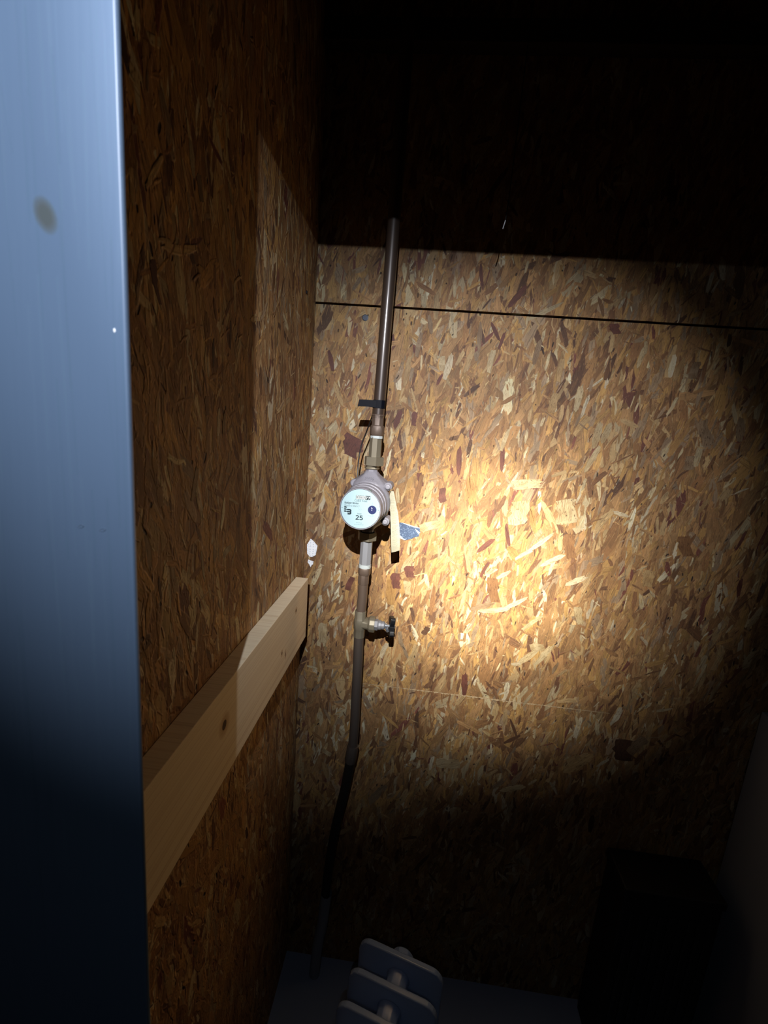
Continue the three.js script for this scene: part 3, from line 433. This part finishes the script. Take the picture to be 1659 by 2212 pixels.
// black tape with its end sticking out, and the thin cable
{
  const tapeMat = new THREE.MeshPhysicalMaterial({ color: 0x050710, roughness: 0.6, specularIntensity: 0.25 });
  const t = thing('black_tape', 'black tape wrapped around the copper pipe with a loose end sticking out', 'tape', [0.1515, 1.4297, Z]);
  mesh('wrap', crease(lathe([[0.0104, -0.0072], [0.0116, -0.0072], [0.0116, 0.0072], [0.0104, 0.0072]], 32)), tapeMat, t);
  const fl = new THREE.Shape(); fl.moveTo(0, 0.0062); fl.lineTo(-0.024, 0.0062); fl.lineTo(-0.0362, 0.0056); fl.lineTo(-0.0385, -0.0066); fl.lineTo(-0.02, -0.0058); fl.lineTo(0, -0.0068); fl.closePath();
  mesh('loose_end', new THREE.ExtrudeGeometry(fl, { depth: 0.0009, bevelEnabled: false }), tapeMat, t, [0.001, 0, 0.0095]).rotation.y = 0.05;
  const w = mesh('cable', tubeAlong([[0.1415, 1.424, 0.103], [0.1395, 1.409, 0.098], [0.1345, 1.3935, 0.092], [0.1285, 1.375, 0.088], [0.1225, 1.356, 0.088], [0.1195, 1.334, 0.09], [0.1188, 1.308, 0.094], [0.121, 1.288, 0.1], [0.126, 1.278, 0.102]], 0.0013, 60, 8), blackPlastic, scene);
  tag(w, 'thin black cable hanging from the tape down to the left side of the meter', 'cable');
}
// paper tag hanging from the meter flange
{
  const [c, g] = canvas(128, 1024);
  g.fillStyle = 'rgb(160,157,138)'; g.fillRect(0, 0, 128, 1024);
  for (let y = 120; y < 960; y += 15) { if (rnd() < 0.12) continue; let x = 18; const end = rr(80, 116); while (x < end) { const w = rr(4, 12); g.fillStyle = `rgba(84,86,72,${rr(0.35, 0.7)})`; g.fillRect(x, y + gauss(), w, 5); x += w + rr(2, 5); } }
  const rows = 24, pos = [], uv = [], idx = [];
  const key = [[1.2775, 0.1890, 0.0030, 0.128], [1.268, 0.1898, 0.0048, 0.127], [1.25, 0.1925, 0.0062, 0.124], [1.235, 0.1960, 0.0072, 0.122], [1.215, 0.1985, 0.0078, 0.12], [1.19, 0.2015, 0.0083, 0.116], [1.17, 0.2030, 0.0082, 0.11], [1.158, 0.2035, 0.0078, 0.104]];
  const at = (t) => { const f = t * (key.length - 1), i = Math.min(key.length - 2, Math.floor(f)), k = f - i; return key[i].map((v, j) => v + (key[i + 1][j] - v) * k); };
  for (const side of [0, 1]) for (let r = 0; r <= rows; r++) {
    const [y, x, hw, z] = at(r / rows), sl = 0.0035 * (r / rows);
    for (const s of [-1, 0, 1]) { pos.push(x + s * hw, y + s * sl, z + (s ? 0 : 0.0012) + s * 0.002 - side * 0.0006); uv.push((s + 1) / 2, 1 - r / rows); }
  }
  const n = (rows + 1) * 3;
  for (let r = 0; r < rows; r++) for (let k = 0; k < 2; k++) { const a = r * 3 + k, b = a + 1, d = a + 3, e = d + 1; idx.push(a, d, b, b, d, e, n + a, n + b, n + d, n + b, n + e, n + d); }
  const edge = (a, b) => idx.push(a, b, n + a, b, n + b, n + a);
  for (let r = 0; r < rows; r++) { edge((r + 1) * 3, r * 3); edge(r * 3 + 2, (r + 1) * 3 + 2); }
  edge(0, 1); edge(1, 2); edge(rows * 3 + 1, rows * 3); edge(rows * 3 + 2, rows * 3 + 1);
  const geo = new THREE.BufferGeometry(); geo.setAttribute('position', new THREE.Float32BufferAttribute(pos, 3)); geo.setAttribute('uv', new THREE.Float32BufferAttribute(uv, 2)); geo.setIndex(idx); geo.computeVertexNormals();
  const t = thing('paper_tag', 'narrow cream paper tag with faint print hanging from the right of the meter', 'tag');
  mesh('paper', crease(geo, 0.6), std(0xffffff, 0.85, 0, { map: tex(c), side: THREE.DoubleSide }), t);
  mesh('wire_tie', new THREE.TorusGeometry(0.005, 0.0006, 6, 24).rotateY(1.1), std(0x55584f, 0.4, 0.7), t, [0.187, 1.281, 0.128]);
}
// torn paper scraps left on the wall
function scrapShape(pts) { const s = new THREE.Shape(); pts.forEach(([x, y], i) => (i ? s.lineTo(x, y) : s.moveTo(x, y))); s.closePath(); return s; }
{
  const [c, g] = canvas(256, 256);
  g.fillStyle = 'rgb(50,68,96)'; g.fillRect(0, 0, 256, 256);
  for (let i = 0; i < 500; i++) { g.fillStyle = rnd() < 0.55 ? 'rgba(126,144,166,0.5)' : 'rgba(34,48,78,0.6)'; g.beginPath(); g.ellipse(rnd() * 256, rnd() * 256, rr(1, 9), rr(1, 5), rnd() * 3, 0, 6.3); g.fill(); }
  const map = tex(c); map.repeat.set(20, 20);
  const b = thing('torn_label', 'torn blue and white paper label stuck on the back wall right of the tag', 'label', [0.2255, 1.175, 0.0005]);
  const P = [[-0.0235, 0.0182], [-0.004, 0.0148], [0.0085, 0.0118], [0.0205, 0.0098], [0.0213, 0.0035], [0.0225, 0.0015], [0.0205, -0.0035], [0.02, -0.0082], [0.012, -0.0105], [0.0075, -0.0138], [-0.0055, -0.0188], [-0.01, -0.0172], [-0.0235, -0.0105]];
  mesh('printed_side', new THREE.ExtrudeGeometry(scrapShape(P), { depth: 0.0012, bevelEnabled: false }), std(0xffffff, 0.6, 0, { map }), b);
  const white = std(0xb4c0c8, 0.7);
  mesh('curled_corner', new THREE.ExtrudeGeometry(scrapShape([[0.01, 0.0085], [0.0185, 0.003], [0.0222, 0.0012], [0.0195, -0.0028], [0.015, 0.0015]]), { depth: 0.0006, bevelEnabled: false }), white, b, [0, 0, 0.0022]).rotation.y = -0.06;
  mesh('torn_edge', new THREE.ExtrudeGeometry(scrapShape([[-0.0235, -0.0085], [-0.0195, -0.01], [-0.012, -0.0165], [-0.006, -0.0187], [-0.01, -0.0195], [-0.0235, -0.0145]]), { depth: 0.0006, bevelEnabled: false }), white, b, [0, 0, 0.001]);
  mesh('torn_edge', new THREE.ExtrudeGeometry(scrapShape([[-0.019, 0.0182], [-0.004, 0.0155], [0.0085, 0.0125], [0.0205, 0.0105], [0.0206, 0.0092], [0.0085, 0.0105], [-0.004, 0.0132]]), { depth: 0.0006, bevelEnabled: false }), white, b, [0, 0, 0.001]);

  const [c2, g2] = canvas(128, 128);
  g2.fillStyle = 'rgb(246,250,252)'; g2.fillRect(0, 0, 128, 128); g2.strokeStyle = 'rgba(90,110,140,0.6)'; g2.lineWidth = 2;
  for (let i = 0; i < 7; i++) for (let j = 0; j < 6; j++) { const x = 10 + j * 20, y = 12 + i * 17; g2.beginPath(); g2.moveTo(x, y); let px = x; for (let q = 0; q < 4; q++) { px += rr(1, 4); g2.lineTo(px, y + rr(-5, 5)); } g2.stroke(); }
  const map2 = tex(c2); map2.repeat.set(30, 30);
  const paper = std(0xffffff, 0.65, 0, { map: map2 });
  const s1 = mesh('paper_scrap', new THREE.ExtrudeGeometry(scrapShape([[0.0131, 1.1385], [0.0202, 1.1335], [0.0292, 1.1245], [0.0261, 1.1031], [0.018, 1.0978], [0.0125, 1.098], [0.0064, 1.1042], [0.0052, 1.1242]].map(([x, y]) => [x - 0.016, y - 1.118])), { depth: 0.0012, bevelEnabled: false }), paper, scene, [0.016, 1.118, 0.0004]); s1.rotation.y = -0.12; s1.position.z = 0.0022;
  tag(s1, 'larger white torn paper scrap with writing in the corner of the back wall', 'paper scrap');
  const s2 = mesh('paper_scrap', new THREE.ExtrudeGeometry(scrapShape([[0.0101, 1.0915], [0.0145, 1.0895], [0.0216, 1.0878], [0.0205, 1.081], [0.017, 1.078], [0.0155, 1.0735], [0.0125, 1.079], [0.0085, 1.085]].map(([x, y]) => [x - 0.015, y - 1.083])), { depth: 0.0012, bevelEnabled: false }), paper, scene, [0.015, 1.083, 0.0014]); s2.rotation.x = 0.12;
  tag(s2, 'tiny white torn paper scrap just below the larger scrap', 'paper scrap');
}
// nails
function nail(x, y, z, label, r, dir) {
  const n = mesh('nail', crease(lathe([[0, 0.0016], [r * 0.8, 0.0016], [r, 0.0008], [r, -0.001], [0, -0.001]], 16)), std(0x2b3038, 0.45, 0.6), scene, [x, y, z]);
  if (dir === 'z') n.rotation.x = Math.PI / 2; else n.rotation.z = -Math.PI / 2;
  tag(n, label, 'nail');
}
nail(0.1005, 1.597, 0, 'dark nail head in the back wall just below the open joint', 0.0062, 'z');
nail(0, 1.62, 0.07, 'small nail head high on the left wall near the corner', 0.0032, 'x');
// one wire: torchlit end painted pale, the unlit length near black
{
  const w = thing('hanging_wire', 'thin wire hanging in the dark, its torchlit end painted pale', 'wire');
  mesh('strand', tubeAlong([[0.338, 2.2995, 0.14], [0.3365, 2.0, 0.14], [0.335, 1.76, 0.14], [0.3337, 1.7245, 0.14]], 0.0008, 50, 8), std(0x0c0c0e, 0.9), w);
  mesh('lit_end', tubeAlong([[0.3337, 1.7252, 0.14], [0.3326, 1.72, 0.14], [0.331, 1.7125, 0.1405]], 0.0009, 14, 8), std(0xdde2ea, 0.3, 0.6), w);
}

// ------------------------------------------------------------------ dark things on the floor
{
  const b = thing('slatted_box', 'black slatted box standing in the dark against the back wall by the white cabinet', 'box', [0.849, 0, 0.063]);
  const dark = std(0x0b0c10, 0.6);
  const w = 0.2, h = 0.466, d = 0.095;
  mesh('case', new RoundedBoxGeometry(w, h, d, 3, 0.006).translate(0, h / 2, 0), dark, b);
  for (let i = 0; i < 9; i++) mesh('slat', new RoundedBoxGeometry(0.009, h - 0.09, 0.006, 1, 0.002).translate(0, h / 2, 0), std(0x14161c, 0.5), b, [-0.08 + i * 0.02, 0, d / 2]);
  mesh('lid', new RoundedBoxGeometry(w + 0.006, 0.02, d + 0.006, 2, 0.004), dark, b, [0, h + 0.002, 0]);
}
{
  const k = thing('cabinet', 'white cabinet at the right edge with only its side panel showing', 'cabinet', [1.005, 0, 0.004]);
  const w = 0.36, h = 0.858, d = 0.5;
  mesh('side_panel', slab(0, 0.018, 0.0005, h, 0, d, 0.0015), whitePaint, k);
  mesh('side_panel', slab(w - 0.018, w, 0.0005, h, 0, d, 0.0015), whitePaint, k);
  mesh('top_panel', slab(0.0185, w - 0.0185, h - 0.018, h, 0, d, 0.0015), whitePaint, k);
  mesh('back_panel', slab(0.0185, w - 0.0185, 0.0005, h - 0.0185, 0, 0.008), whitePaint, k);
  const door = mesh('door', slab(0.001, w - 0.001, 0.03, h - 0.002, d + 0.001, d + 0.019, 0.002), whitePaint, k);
  mesh('handle', tubeAlong([[0.04, 0.6, d + 0.018], [0.04, 0.605, d + 0.045], [0.04, 0.69, d + 0.045], [0.04, 0.695, d + 0.018]], 0.005, 24, 10), galvanised, door);
}
// white plastic rack: upright rounded plates in a row along a post
{
  const r = thing('plate_rack', 'glossy white plastic rack of upright rounded plates on a post at the bottom, tinted blue in place of cool light', 'rack', [0.2895, 0, 0.204]);
  r.rotation.y = -0.25;
  const gloss = new THREE.MeshPhysicalMaterial({ color: 0x9cb6e2, roughness: 0.3, clearcoat: 0.3, clearcoatRoughness: 0.08 });  // white plastic; the blue tint stands in for cool light on it
  const W = 0.172, H = 0.34, R = 0.024;
  const sh = new THREE.Shape(); sh.moveTo(-W / 2 + R, 0.003); sh.lineTo(W / 2 - R, 0.003); sh.absarc(W / 2 - R, R + 0.003, R, -Math.PI / 2, 0); sh.lineTo(W / 2, H - R); sh.absarc(W / 2 - R, H - R, R, 0, Math.PI / 2); sh.lineTo(-W / 2 + R, H); sh.absarc(-W / 2 + R, H - R, R, Math.PI / 2, Math.PI); sh.lineTo(-W / 2, R + 0.003); sh.absarc(-W / 2 + R, R + 0.003, R, Math.PI, Math.PI * 1.5);
  const plate = crease(new THREE.ExtrudeGeometry(sh, { depth: 0.006, bevelEnabled: true, bevelSize: 0.003, bevelThickness: 0.003, bevelSegments: 4, curveSegments: 14 }), 0.8);
  for (let i = 0; i < 4; i++) {
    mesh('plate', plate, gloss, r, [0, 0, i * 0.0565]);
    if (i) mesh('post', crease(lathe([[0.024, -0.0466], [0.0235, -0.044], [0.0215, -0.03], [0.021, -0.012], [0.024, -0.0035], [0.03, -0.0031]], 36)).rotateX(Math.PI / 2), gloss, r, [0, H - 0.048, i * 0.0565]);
  }
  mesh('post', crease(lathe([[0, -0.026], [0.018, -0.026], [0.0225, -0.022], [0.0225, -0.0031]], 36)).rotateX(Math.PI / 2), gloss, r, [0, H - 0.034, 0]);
}

renderer.render(scene, camera);
